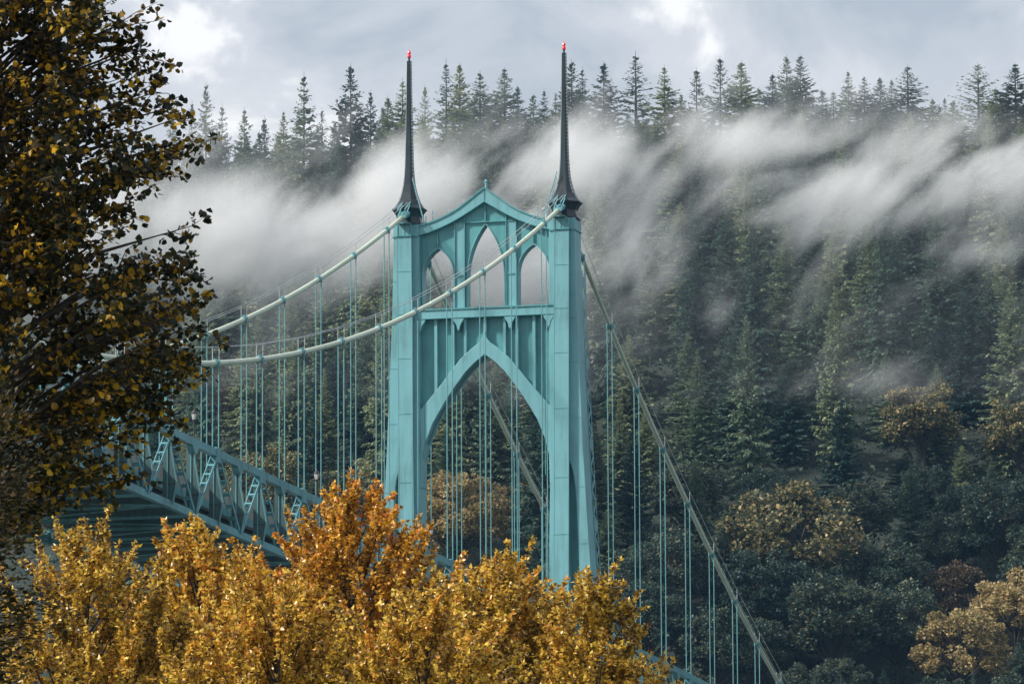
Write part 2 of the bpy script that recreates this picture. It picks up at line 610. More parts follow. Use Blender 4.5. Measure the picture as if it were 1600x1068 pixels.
    for p, q in zip(pts[:-1], pts[1:]):     # ladder rungs up the other edge
        n = max(1, int((q[2] - p[2]) / 0.33))
        for i in range(n):
            t = i / n
            c = [a + (b_ - a) * t for a, b_ in zip(p, q)]
            mb.box(c[0] - .07, c[0] + .09, c[1] - .08, c[1] + .02, c[2], c[2] + .05)
    mb.tube([(a[0] + .01, a[1] - .03, a[2]) for a in pts], .02, 4)
    tag(mb.build('ladder', M['spire_edge'], spire), kind='stuff')
    mb = MB().lathe([(.1, 119.1), (.1, 119.42), (.16, 119.43), (.16, 119.47)], 8, C8)
    mb.build('beacon_base', M['iron'], spire)
    MB().lathe([(.17, 119.47), (.19, 119.6), (.15, 119.78), (.15, 119.85), (.18, 119.95), (.14, 120.08), (.06, 120.14), (.03, 120.3)], 10, C8).build('beacon', M['beacon'], spire)
    # prop beside the spire
    mb = MB().bar((C8[0] - s * 0.55, -0.9, 107.1), (C8[0] - s * 1.85, -1.2, 102.5), 0.09, 0.09)
    mb.bar((C8[0] - s * 0.62, -0.7, 106.6), (C8[0] - s * 1.75, -0.6, 102.5), 0.06, 0.06)
    mb.build('spire_prop', M['teal'], spire)
    # cable saddle housing: collar, rail frames
    for fy in (-1, 1):
        y0, z0 = (1.3, zc_main(1.3)) if fy < 0 else (1.2, zc_side(1.2))
        y1, z1 = (3.0, zc_main(3.0)) if fy < 0 else (2.6, zc_side(2.6))
        mb = MB()
        mb.tube([(s * HW, fy * y0 * .6, z0 + .15), (s * HW, fy * y0, z0), (s * HW, fy * (y0 + y1) / 2, (z0 + z1) / 2), (s * HW, fy * y1, z1)], [.42, .40, .34, .27], 10)
        for i in range(4):
            t = i / 3
            mb.box(s * HW - .42, s * HW + .42, fy * (y0 + (y1 - y0) * t) - .06, fy * (y0 + (y1 - y0) * t) + .06, z0 + (z1 - z0) * t + .0, z0 + (z1 - z0) * t + .42 - .1 * t)
        for dx in (-.38, .38):
            mb.bar((s * HW + dx, fy * y0, z0 + .3), (s * HW + dx, fy * y0, z0 + 1.1), 0.06, 0.06)
            mb.bar((s * HW + dx, fy * y1, z1 + .2), (s * HW + dx, fy * (y0 - .2), z0 + 1.05), 0.08, 0.08)
            mb.bar((s * HW + dx, fy * (y1 + .3), z1 + .75), (s * HW + dx, fy * (y0 - .2), z0 + 1.2), 0.1, 0.1)
        mb.box(s * HW - .6, s * HW + .6, *sorted((fy * 1.0, fy * 2.6)), 102.33, 102.42)
        mb.build('cable_saddle', M['spire_saddle'] if 'spire_saddle' in M else M['teal'], tower)


def sym(pts):
    """right half profile from side to centre -> full profile left to right"""
    l = [(-x, z) for x, z in pts]
    r = [p for p in pts[::-1] if abs(p[0]) > 1e-6] if abs(pts[-1][0]) < 1e-6 else pts[::-1]
    return l + r


# upper web with three lancet windows
gable_top = [(6.75, 102.3), (6.2, 102.38), (5.4, 102.6), (4.6, 102.9), (3.6, 103.33), (2.6, 103.9), (1.7, 104.55), (0.82, 105.22), (0, 105.8)]
gable_bot = [(6.75, 101.3), (5.7, 101.55), (4.6, 101.95), (3.4, 102.45), (2.3, 103.02), (1.15, 103.7), (0, 104.4)]
web = sym([(6.7, 93.4), (6.7, 101.4), (5.7, 101.7), (4.6, 102.1), (3.4, 102.6), (2.3, 103.2), (1.15, 103.9), (0, 104.6)])


def lancet(cx, hw, z0, zs_, za, n=9):
    """pointed arch opening: two arcs meeting at the apex"""
    h = za - zs_
    R = (h * h + hw * hw) / (2 * hw)
    right = []
    for i in range(n + 1):
        zz = zs_ + h * i / n
        right.append((cx + hw - R + math.sqrt(max(R * R - (zz - zs_) ** 2, 0)), zz))
    left = [(2 * cx - x, z) for x, z in right[:-1]][::-1]
    return [(cx - hw, z0), (cx + hw, z0)] + right + left


wins = [lancet(0, 1.95, 93.95, 96.9, 102.36), lancet(-4.87, 1.66, 93.95, 97.3, 100.12), lancet(4.87, 1.66, 93.95, 97.3, 100.12)]
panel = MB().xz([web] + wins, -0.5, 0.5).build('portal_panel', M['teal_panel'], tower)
for cx, hw, za, zs_ in ((0, 1.95, 102.36, 96.9), (-4.87, 1.66, 100.12, 97.3), (4.87, 1.66, 100.12, 97.3)):
    o_ = lancet(cx, hw + .0, 93.95, zs_, za)
    i_ = lancet(cx, hw - .08, 93.95, zs_, za - .14)
    MB().xz([o_, i_], -0.62, 0.62).build('window_rim', M['teal'], panel)
for sx in (-1, 1):
    MB().box(*sorted((sx * 2.16, sx * 3.12)), -0.64, 0.64, 93.85, 102.4).build('mullion', M['teal'], panel)
    for xx in (2.12, 3.13):
        MB().box(*sorted((sx * (xx - .045), sx * (xx + .045))), -0.78, -0.5, 93.85, 102.45 if xx > 3 else 103.2).build('rib', M['teal_panel'], panel)
    MB().box(*sorted((sx * 4.83, sx * 4.91)), -0.7, -0.5, 100.15, 101.9).build('rib', M['teal_panel'], panel)
    MB().box(*sorted((sx * 2.16, sx * 3.12)), -0.72, -0.5, 97.1, 97.2).build('rib', M['teal_panel'], panel)
MB().box(-.05, .05, -0.74, -0.5, 102.45, 104.35).build('rib', M['teal_panel'], panel)
MB().box(-3.08, 3.08, -0.72, -0.5, 102.38, 102.47).build('rib', M['teal_panel'], panel)
gable = MB().xz([[(-x, z) for x, z in gable_top] + [(x, z) for x, z in gable_top[:-1][::-1]] + [(x, z) for x, z in gable_bot] + [(-x, z) for x, z in gable_bot[:-1][::-1]]], -1.05, 1.05).build('gable_beam', M['teal'], tower)
off = [(x, z + .07) for x, z in gable_top]
MB().xz([[(-x, z) for x, z in off] + [(x, z) for x, z in off[:-1][::-1]] + [(x, z - .09) for x, z in gable_top[:-1]] + [(0, 105.71)] + [(-x, z - .09) for x, z in gable_top[:-1][::-1]]], -1.16, 1.16).build('gable_coping', M['teal_panel'], gable)
off = [(x, z + .07) for x, z in gable_bot]
MB().xz([[(-x, z) for x, z in off] + [(x, z) for x, z in off[:-1][::-1]] + [(x, z - .03) for x, z in gable_bot[:-1]] + [(0, 104.37)] + [(-x, z - .03) for x, z in gable_bot[:-1][::-1]]], -1.12, 1.12).build('gable_flange', M['teal_panel'], gable)
MB().box(-.04, .04, -1.1, -1.05, 104.4, 105.7).build('rib', M['teal_panel'], gable)
MB().lathe([(.13, 105.7), (.13, 106.45), (.2, 106.5), (.2, 106.58), (.02, 106.75)], 8, (0, -.3)).build('finial', M['teal'], gable)
for xx, hh in ((-5.45, 1.3), (5.3, 1.1), (-6.15, 0.9), (-6.4, 1.15)):
    zb = lerp(-abs(xx), [-x for x, z in gable_top], [z for x, z in gable_top])
    MB().tube([(xx, -.4, zb), (xx, -.4, zb + hh)], 0.045, 6).build('antenna_post', M['teal'], gable)
mb = MB().tube([(6.15, -.6, 102.35), (6.15, -.6, 103.5)], .05, 6)
mb.lathe([(.05, 103.35), (.2, 103.4), (.22, 103.55), (.05, 103.6)], 8, (6.0, -.6))
mb.tube([(6.45, -.5, 102.35), (6.45, -.5, 103.9), (6.1, -.5, 103.95)], .04, 6)
mb.build('weather_mast', M['white_metal'], gable)

# crossbeam and spandrel
MB().box(-7.15, 7.15, -1.325, 1.325, 92.86, 93.78).build('crossbeam', M['teal'], tower, bevel=0.03)
mb = MB().box(-7.18, 7.18, -1.43, 1.43, 93.7, 93.84)
mb.box(-7.18, 7.18, -1.4, 1.4, 92.845, 92.9)
mb.build('crossbeam_flange', M['teal_panel'], tower)
spand = [(-6.7, 93)] + [(6.7, 93)] + [(6.65, 80)] + ARCH[2:] + [(-x, z) for x, z in ARCH[2:-1][::-1]] + [(-6.65, 80)]
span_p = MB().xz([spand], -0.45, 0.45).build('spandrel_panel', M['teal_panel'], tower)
rim = [(x, z) for x, z in ARCH] + [(-x, z) for x, z in ARCH[:-1][::-1]]
rim_out = [(-x, z) for x, z in RIM] + [(x, z) for x, z in RIM[::-1]]
loop = rim + [(-6.9, 76.2), (-6.9, 84.6), (-6.72, 84.9)] + rim_out + [(6.72, 84.9), (6.9, 84.6), (6.9, 76.2)]
MB().xz([loop], -1.12, 1.12).build('arch_rim', M['teal'], tower, bevel=0.03)
for xx, w in ((5.0, .27), (3.25, .27), (2.0, .24), (0, .3)):
    for sx in ((-1, 1) if xx else (1,)):
        zb = lerp(-xx, [-x for x, z in RIM], [z for x, z in RIM])
        MB().box(sx * xx - w / 2, sx * xx + w / 2, -1.02, 1.02, zb - .35, 92.84).build('rib', M['teal'], span_p)
        if xx:
            MB().box(sx * xx - w / 2 - .04, sx * xx - w / 2, -.98, -.45, zb - .3, 92.83).build('rib_edge', M['teal_panel'], span_p)
for sx in (-1, 1):
    MB().box(*sorted((sx * 6.6, sx * 6.85)), -1.0, 1.0, 84.5, 92.84).build('rib', M['teal'], span_p)
    MB().box(sx * 6.12 - .03, sx * 6.12 + .03, -1.15, -1.1, 77, 84.3).build('rib_edge', M['teal_panel'], span_p)
    # hanging corbels under the crossbeam
    for cx in (2.62, 6.55):
        prof = [(.58, 92.84), (.5, 92.6), (.3, 92.32), (.17, 92.05), (.14, 91.85), (.02, 91.55)]
        lp = [(sx * cx - r, z) for r, z in prof] + [(sx * cx + r, z) for r, z in prof[::-1]]
        MB().xz([lp], -1.345, -.45).build('corbel', M['teal'], tower, bevel=0.02)
# strut low between the legs under the roadway and the concrete pier
MB().box(-7.2, 7.2, -1.2, 1.2, 50.5, 53.5).build('lower_strut', M['teal'], tower)
mb = MB().box(-17.5, 17.5, -6.5, 6.5, -3, 4.2)
mb.build('pier', M['concrete'], tower, bevel=0.2)

# ---- cables
def cable(s, label):
    me_pts = []
    root = empty('suspension_cable', (s * HW, 0, 0))
    tag(root, label, 'bridge cable', 'main suspension cables')
    pts = [(0, -y, zc_main(y)) for y in np.linspace(2.0, MAIN_END, 90)]
    MB().tube(pts, 0.225, 12).build('cable_strand', M['cable'], root, smooth=True)
    pts = [(0, y, zc_side(y)) for y in np.linspace(1.6, SIDE_END + 6, 60)]
    MB().tube(pts, 0.225, 12).build('cable_strand', M['cable'], root, smooth=True)
    bands = []
    k = 0
    while D0 + k * PD < MAIN_END - 4:
        y = D0 + k * PD
        bands.append((-y, zc_main(y), zc_main(y + .3) - zc_main(y)))
        k += 1
    k = 0
    while D02 + k * PD < SIDE_END - 2:
        y = D02 + k * PD
        bands.append((y, zc_side(y), zc_side(y + .3) - zc_side(y)))
        k += 1
    for Y, z, dz in bands:
        sg = -1 if Y < 0 else 1
        cl = MB()
        cl.tube([(0, Y - sg * .42, z - dz * 1.4), (0, Y - sg * .36, z - dz * 1.2), (0, Y + sg * .36, z + dz * 1.2), (0, Y + sg * .42, z + dz * 1.4)], [.24, .285, .285, .24], 12)
        cl.bar((0, Y - sg * .3, z - dz + .3), (0, Y + sg * .3, z + dz + .3), .2, .12)
        for dx in (-.28, .28):
            cl.box(dx - .05, dx + .05, Y - .14, Y + .14, z - .3, z + .2)
        c = cl.build('cable_clamp', M['rope'], root)
        zb = z_chord(Y)
        for dx in (-.25, .25):
            MB().tube([(dx, Y, z + .05), (dx, Y, zb + .35)], 0.052, 6).build('hanger', M['rope'], root)
            MB().tube([(dx * 1.1, Y, z + .1), (dx * 1.1, Y, z + 1.28)], 0.028, 5).build('rail_post', M['wire'], c)
    for dx in (-.28, .28):
        for yy, zf in ((-1, zc_main), (1, zc_side)):
            bs = sorted([(abs(Y), z) for Y, z, d in bands if Y * yy > 0])
            p = [(dx, yy * 1.8, zf(1.8) + 1.25)] + [(dx, yy * y, z + 1.25) for y, z in bs]
            MB().tube(p, 0.03, 5).build('hand_rope', M['wire'], root)
    return root


cable(-1, 'pale green suspension cable hung from the left tower leg')
cable(1, 'pale green suspension cable hung from the right tower leg')

# ---- deck with stiffening trusses
deck = tag(empty('bridge_deck', (0, 0, 0)), 'teal truss bridge deck descending from the left toward the tower', 'bridge deck')
nodes = []
k = 0
while D0 + k * PD / 2 < MAIN_END:
    nodes.append((-(D0 + k * PD / 2), k % 2 == 0))
    k += 1
nodes = nodes[::-1] + [(-(D0 - PD / 2), False)]
k = 0
side = [(D02 - PD / 2, False)]
while D02 + k * PD / 2 < SIDE_END:
    side.append((D02 + k * PD / 2, k % 2 == 0))
    k += 1


def strip(name, x0, x1, za, zb, mat, runs, step=6.0):
    """a box girder that follows the grade"""
    for y0, y1 in runs:
        ys = np.linspace(y0, y1, max(2, int(abs(y1 - y0) / step)))
        mb = MB()
        vs, fs = [], []
        for y in ys:
            z = z_chord(y)
            vs += [(x0, y, z + za), (x1, y, z + za), (x1, y, z + zb), (x0, y, z + zb)]
        for i in range(len(ys) - 1):
            for j in range(4):
                a, b_ = i * 4 + j, i * 4 + (j + 1) % 4
                fs.append((a, b_, b_ + 4, a + 4))
        fs += [(3, 2, 1, 0), tuple((len(ys) - 1) * 4 + j for j in range(4))]
        mb.add(vs, fs).build(name, mat, deck)


RUNS = [(-MAIN_END, nodes[-1][0]), (side[0][0], SIDE_END)]
FULL = [(-MAIN_END, SIDE_END)]
for s in (-1, 1):
    strip('top_chord', s * HW - .24, s * HW + .24, -.3, .3, M['teal_truss'], RUNS)
    strip('bottom_chord', s * HW - .24, s * HW + .24, -TD - .28, -TD + .28, M['teal_truss'], RUNS)
    strip('railing_panel', *sorted((s * 6.9, s * 7.0)), -3.55, -2.35, M['concrete'], FULL)
    strip('deck_fascia', *sorted((s * 7.0, s * 7.2)), -4.25, -3.62, M['teal_truss'], FULL)
    strip('sidewalk', *sorted((s * 5.6, s * 6.99)), -3.8, -3.56, M['concrete'], FULL)
strip('road_slab', -5.6, 5.6, -4.0, -3.7, M['asphalt'], FULL)
for xx in (-4.5, -1.5, 1.5, 4.5):
    strip('stringer', xx - .12, xx + .12, -4.75, -4.02, M['shaded_green'], FULL)
for run in (nodes, side):
    for i, (Y, hang) in enumerate(run):
        z = z_chord(Y)
        for s in (-1, 1):
            # tapered vertical plate with flanged edge
            pl = [(HW - .5, z - .3), (HW + .1, z - .3), (HW + .12, z - .75), (HW + .2, z - 1.6), (HW + .6, z - 3.9), (HW + .56, z - 4.2), (HW + .3, z - TD + .05), (HW - .5, z - TD + .05)]
            vp = MB().xz([[(s * x, zz) for x, zz in pl]], Y - .05, Y + .05).build('vertical_plate', M['shaded_green'], deck)
            ed = MB()
            for (xa, za), (xb, zb_) in zip(pl[1:6], pl[2:7]):
                ed.bar((s * xa, Y, za), (s * xb, Y, zb_), .05, .32)
            ed.bar((s * (HW - .12), Y - .08, z - .3), (s * (HW - .12), Y - .08, z - TD + .1), .08, .1)
            ed.build('edge_flange', M['teal_truss'], vp)
            MB().box(*sorted((s * (HW - .48), s * (HW + .55))), Y - .075, Y + .075, z - 4.12, z - 4.04).build('splice_plate', M['iron'], vp)
            # gusset over the chord where the hanger comes in
            if hang:
                MB().box(s * HW - .29, s * HW + .29, Y - .55, Y + .55, z - .75, z + .42).build('gusset', M['teal_truss'], deck, bevel=.03)
            else:
                g_ = [(Y - .85, z - .3), (Y + .85, z - .3), (Y + .25, z - .85), (Y - .25, z - .85)]
                mb = MB()
                x0, x1 = s * HW - .27, s * HW + .27
                mb.add([(x0, y, zz) for y, zz in g_] + [(x1, y, zz) for y, zz in g_], [(0, 1, 2, 3), (7, 6, 5, 4), (0, 4, 5, 1), (1, 5, 6, 2), (2, 6, 7, 3), (3, 7, 4, 0)])
                mb.build('gusset', M['teal_truss'], deck)
            # laced diagonals from the hanger nodes down to the neighbours
            if hang:
                for j in (i - 1, i + 1):
                    if 0 <= j < len(run) and abs(run[j][0] - Y) < PD:
                        Yb = run[j][0]
                        zb_ = z_chord(Yb) - TD
                        p0 = Vector((0, Y + (Yb - Y) * .06, z - .35))
                        p1 = Vector((0, Yb - (Yb - Y) * .07, zb_ + .3))
                        mb = MB()
                        for dx in (-.27, .27):
                            o_ = Vector((s * HW + dx, 0, 0))
                            mb.bar(p0 + o_, p1 + o_, .07, .26)
                        n = 6
                        for q in range(n + 1):
                            c = p0.lerp(p1, q / n)
                            d = (p1 - p0).normalized()
                            h = .09 if 0 < q < n else .16
                            o_ = Vector((s * HW, 0, 0))
                            for off_ in (-.12, .12):
                                u = Vector((1, 0, 0)).cross(d) * off_
                                mb.bar(c - d * h + o_ + u, c + d * h + o_ + u, .6, .03)
                        mb.build('laced_diagonal', M['teal_truss'], deck)
        # floor beam across, bottom strut and lateral bracing
        MB().box(-HW + .6, HW - .6, Y - .12, Y + .12, z - TD + .1, z - 4.78).build('floor_beam', M['shaded_green'], deck)
        MB().box(-HW + .25, HW - .25, Y - .1, Y + .1, z - TD - .2, z - TD + .02).build('bottom_strut', M['teal_truss'], deck)
        if i + 1 < len(run):
            Yb = run[i + 1][0]
            zb_ = z_chord(Yb)
            a, b_ = ((-1, 1) if i % 2 else (1, -1))
            MB().bar((a * (HW - .3), Y, z - TD - .06), (b_ * (HW - .3), Yb, zb_ - TD - .06), .16, .1, side=(0, 1, 0)).build('lateral_brace', M['teal_truss'], deck)

# ---- street lamps along the right truss
lp = empty('street_lamp')
MB().lathe([(.16, 0), (.16, .1), (.07, .16), (.055, .5), (.05, 1.35), (.09, 1.38), (.09, 1.44), (.06, 1.46)], 10).build('post', M['iron'], lp)
MB().lathe([(.1, 1.46), (.15, 1.5), (.15, 1.54), (.1, 1.56)], 10).build('collar', M['iron'], lp)
MB().lathe([(.13, 1.56), (.21, 2.0), (.2, 2.02)], 8).build('lantern_glass', M['frost'], lp)
mb = MB().lathe([(.25, 2.02), (.26, 2.07), (.17, 2.2), (.06, 2.28), (.04, 2.36), (.01, 2.42)], 10)
for j in range(8):
    t = 2 * math.pi * j / 8 + math.pi / 8
    mb.bar((.135 * math.cos(t), .135 * math.sin(t), 1.56), (.215 * math.cos(t), .215 * math.sin(t), 2.02), .02, .02)
mb.build('lantern_frame', M['iron'], lp)


def copy_tree(o, parent=None):
    c = o.copy()
    COL.objects.link(c)
    c.parent = parent
    for ch in o.children:
        copy_tree(ch, c)
    return c


lamps = [(-(D0 + 9.47 * PD), 'street lamp on the truss nearest the dark leafy tree at left', None),
         (-(D0 + 6.62 * PD), 'street lamp on the truss just left of the orange maple top', None),
         (-(D0 + 3.55 * PD), 'street lamp under the large tower arch, half hidden by maple leaves', None),
         (27.0, 'street lamp at the lower right beyond the tower', None)]
for i, (Y, lab, _) in enumerate(lamps):
    o = lp if i == 0 else copy_tree(lp)
    o.location = (HW, Y, z_chord(Y) + .28)
    tag(o, lab, 'street lamp', 'street lamps along the bridge')

# ------------------------------------------------------------------ vegetation generators


def unit(a):
    return a / (np.linalg.norm(a, axis=-1, keepdims=True) + 1e-9)


def cards(P, A, B, shape):
    """P centres (n,3), A long axis, B wide axis (scaled), shape: list of (a,b,c) with c along normal"""
    nrm = unit(np.cross(A, B)) * np.linalg.norm(B, axis=1, keepdims=True)
    k = len(shape)
    sh = np.array(shape)
    v = P[:, None] + A[:, None] * sh[None, :, 0:1] + B[:, None] * sh[None, :, 1:2] + nrm[:, None] * sh[None, :, 2:3]
    n = len(P)
    return v.reshape(-1, 3), np.arange(n)[:, None] * k


KITE = [(0, 0, 0), (.45, .5, -.12), (1, 0, -.05), (.45, -.5, -.12)]


def conifer_mesh(name, seed, H, R, droop=0.25, gap=1.0, start=0.1, pw=0.85, spray=1.2, mat=None, step=.030, hang=0.0):
    rng = np.random.default_rng(seed)
    P, A, B = [], [], []
    limbs = MB()
    limbs.tube([(0, 0, 0), (0, 0, H * .35), (0, 0, H * .7), (0, 0, H * 1.03)], [H * .011, H * .0085, H * .005, .02], 7)
    z = H * start
    while z < H * 0.995:
        t = (z / H - start) / (1 - start)
        nb = rng.integers(5, 8)
        az0 = rng.uniform(0, 6.28)
        for b in range(nb):
            az = az0 + b * 6.283 / nb + rng.normal(0, .25)
            L = R * (1 - t) ** pw * rng.uniform(.62, 1.18) + .12
            if t < .18:
                L *= .55 + 2.5 * t
            if rng.random() < .07:
                L *= 1.25
            if rng.random() < .08 and t < .8:
                continue
            zz = z + rng.uniform(-.3, .3)
            up = .75 * t - droop * (1 - t) * 1.4 + rng.normal(0, .08)
            h = np.array([math.cos(az), math.sin(az), 0])
            sd_ = np.array([-h[1], h[0], 0])
            n = max(3, int(L / (.33 * gap)))
            s = (np.arange(n) + rng.uniform(.2, .8, n)) / n
            s = s[s > .1] if L > 1 else s
            base = np.array([0, 0, zz])
            zoff = L * (up * s - .28 * droop * s ** 2 + .35 * droop * s ** 4)
            pt = base + h * (L * s)[:, None] + np.array([0, 0, 1]) * zoff[:, None]
            for side_ in (-1, 1, 0):
                k = len(s)
                ln = (.55 + .5 * (1 - s)) * rng.uniform(.7, 1.25, k) * spray * (.28 + .72 * min(1, L / 3.2))
                ang = (side_ * rng.uniform(.5, 1.05, k)) if side_ else rng.uniform(-.35, .35, k)
                d = h * np.cos(ang)[:, None] + sd_ * np.sin(ang)[:, None]
                d = d + np.array([0, 0, 1]) * (rng.uniform(-.95, -.1, k) - hang + (.75 + hang) * t + (.9 if t > .93 else 0))[:, None]
                d = unit(d)
                w = unit(np.cross(d, np.array([0, 0, 1.0]) + rng.normal(0, .4, (k, 3))))
                P.append(pt + rng.normal(0, .07, (k, 3)))
                A.append(d * ln[:, None])
                B.append(w * (ln * rng.uniform(.45, .75, k))[:, None])
            if L > 2.2:
                limbs.tube([base, base + h * L * .5 + np.array([0, 0, L * (up * .5 - .07 * droop)]), base + h * L * .92 + np.array([0, 0, L * (up * .92 + .02)])], [.06, .04, .012], 3, cap=False)
        z += H * step * rng.uniform(.6, 1.4) * (1.15 - .5 * t)
    v, k = cards(np.concatenate(P), np.concatenate(A), np.concatenate(B), KITE)
    f = k + np.arange(4)[None]
    crown = np_mesh(name + '_crown', v, f, mat or M['fir'])
    trunk = limbs.mesh(name + '_trunk', M['bark'])
    return crown, trunk


LEAF6 = [(0, 0, 0), (.3, .5, .12), (.72, .36, .1), (1, 0, -.08), (.72, -.36, .1), (.3, -.5, .12)]
MAPLE = [(0, 0, 0), (.12, .5, .14), (.55, .34, .08), (1.05, 0, -.12), (.55, -.34, .08), (.12, -.5, .14)]


def leaf_mesh(name, P, D, size, rng, mat, shape=LEAF6, flop=.5, smooth=False):
    n = len(P)
    A = unit(D + rng.normal(0, flop, (n, 3)) + np.array([0, 0, -.25]))
    B = unit(np.cross(A, unit(rng.normal(0, .55, (n, 3)) + np.array([0, 0, 1.]))))
    v, k = cards(P, A * size[:, None], B * size[:, None], shape)
    # fold along the midrib: two halves share base and tip
    m = len(shape)
    h = m // 2
    left = list(range(0, h + 1))
    right = [0] + list(range(h, m))
    f1 = k + np.array(left)[None]
    f2 = k + np.array(right)[None]
    return np_mesh(name, v, np.concatenate([f1, f2]), mat)


def broadleaf_mesh(name, seed, H, R, mat, clusters=85, per=130, leaf=.36):
    rng = np.random.default_rng(seed)
    P, D = [], []
    limbs = MB()
    limbs.tube([(0, 0, 0), (.1, 0, H * .3), (-.1, .1, H * .62)], [H * .02, H * .015, H * .006], 8)
    for i in range(clusters):
        d = unit(rng.normal(0, 1, 3))
        d[2] = abs(d[2]) * 1.1 - .35
        d = unit(d)
        r = rng.uniform(.62, 1.0)
        c = np.array([d[0] * R * r, d[1] * R * r, H * .58 + d[2] * H * .4 * r])
        rad = rng.uniform(.75, 1.5) * R / 6.0
        p = unit(rng.normal(0, 1, (per, 3))) * (rad * rng.uniform(.35, 1.0, per) ** .6)[:, None]
        p[:, 2] *= .62
        P.append(c + p)
        D.append(unit(p + np.array([0, 0, .15])))
        st = np.array([0, 0, H * rng.uniform(.25, .55)])
        limbs.tube([st, st * .4 + c * .6 + np.array([0, 0, .6]), c], [.13, .08, .03], 4, cap=False)
    P = np.concatenate(P)
    D = np.concatenate(D)
    size = rng.uniform(.7, 1.3, len(P)) * leaf
    return leaf_mesh(name + '_crown', P, D, size, rng, mat, flop=.7), limbs.mesh(name + '_trunk', M['bark'])


def plant(name, crown, trunk, loc, rz, sc, label, cat, group=None, tilt=0):
    e = empty(name, loc)
    e.rotation_euler = (tilt, tilt * .6, rz)
    e.scale = sc
    link_mesh('trunk', trunk, e)
    link_mesh('crown', crown, e)
    tag(e, label, cat, group)
    return e


# ------------------------------------------------------------------ the forest on the hill
RN = random.Random(5)
CON = []
specs = [(29, 7.4, .25, 1.0, .92), (30, 8.4, .4, 1.0, .95), (28, 6.4, .15, .95, .88), (31, 8.0, .5, 1.0, 1.0), (27, 7.0, .2, .95, .85), (30, 9.0, .3, 1.05, .92), (28, 6.8, .3, 1.0, 1.0)]
for i, (H, R, dr, gp, pw) in enumerate(specs):
    CON.append((H, R, *conifer_mesh(f'conifer_{i}', 20 + i, H, R, dr, gp, .08, pw)))
SLOPE = [(H, R, *conifer_mesh(f'slope_conifer_{i}', 90 + i, H, R, dr, .62, .06, pw, .95, None, .021, .55)) for i, (H, R, dr, pw) in enumerate([(27, 5.4, .3, .9), (29, 6.2, .45, .98), (25, 4.6, .2, .82), (30, 5.6, .55, 1.05), (24, 5.2, .3, .85), (28, 6.6, .4, .95)])]
AIRY = [(H, R, *conifer_mesh(f'ridge_fir_{i}', 60 + i, H, R, dr, gp, .12, pw, .95, None, .034)) for i, (H, R, dr, gp, pw) in enumerate([(28, 6.6, .05, 1.25, .9), (29, 7.4, .2, 1.3, .95), (27, 5.6, -.05, 1.15, .85), (30, 6.4, .3, 1.35, 1.0)])]
SPARSE = (32, 7.5, *conifer_mesh('sparse_conifer', 77, 32, 7.5, -.1, 2.1, .2, .7, .8))
HG = [(18, *broadleaf_mesh('olive_tree', 31, 18, 7.0, M['hill_green'])), (18, *broadleaf_mesh('olive_tree_b', 32, 18, 6.2, M['hill_green']))]
HD = [(18, *broadleaf_mesh('dark_tree', 33, 18, 6.6, M['hill_dark'], 110)), (18, *broadleaf_mesh('dark_tree_b', 34, 17, 6.0, M['hill_dark'], 110))]
HO = [(17, *broadleaf_mesh('gold_tree', 41, 17, 6.6, M['hill_gold'])), (15, *broadleaf_mesh('gold_tree_b', 42, 15, 5.2, M['hill_gold'], 60))]
HV = [(17, *broadleaf_mesh('olive_gold_tree', 43, 17, 7.2, M['hill_olive'], 110)), (16, *broadleaf_mesh('olive_gold_tree_b', 44, 16, 6.0, M['hill_olive'], 80))]
HR = [(14, *broadleaf_mesh('russet_tree', 51, 14, 5.5, M['hill_russet'], 60))]


def to_px(p):
    d = np.asarray(p) - CAM
    z = d @ FW
    return 800 + FPX * (d @ RT) / z, 534 - FPX * (d @ UP) / z, z




def stand(px, py, h, d0, d1):
    """the spot on the slope where a tree h metres tall shows its top at this height"""
    best = None
    for D in np.arange(d0, d1, 4.0):
        p = at(px, py, D)
        e = abs(p[2] - float(hill_z(p[0], p[1])) - h)
        if best is None or e < best[0]:
            best = (e, p)
    p = best[1]
    return p, float(hill_z(p[0], p[1])) - .5


placed = []


def free(X, Y, r):
    return all((X - a) ** 2 + (Y - b_) ** 2 > (r + c) ** 2 * .25 for a, b_, c in placed)


# skyline firs: tree tops as they stand along the ridge, left to right
sky_tops = [(270, 190, .9), (300, 165, .9), (322, 138, 1), (347, 168, .9), (382, 176, 1), (413, 190, .8), (443, 178, .7), (475, 121, 1.1), (503, 176, .8), (548, 106, 1.2), (579, 148, .8), (606, 156, .9), (629, 128, 1), (664, 138, .7), (697, 98, 1), (718, 104, .9), (750, 116, 1.1), (788, 111, 1.1), (809, 138, .8), (833, 150, .7), (850, 143, .7), (868, 150, .7), (893, 99, .9), (910, 110, .8), (943, 102, 1.1), (993, 86, 1.2), (1038, 107, 1), (1064, 150, .8), (1088, 111, 1), (1125, 93, 1), (1158, 99, 1), (1186, 140, .8), (1207, 118, .8), (1229, 91, .9), (1250, 89, .8), (1285, 143, .8), (1302, 145, .7), (1325, 113, .7), (1350, 121, .8), (1375, 124, .9), (1393, 127, .7), (1418, 106, 1.1), (1457, 157, .8), (1476, 155, .6), (1489, 160, .8), (1528, 103, 1), (1556, 140, .9), (1586, 103, 1.2), (1620, 120, 1)]
SKYT = []
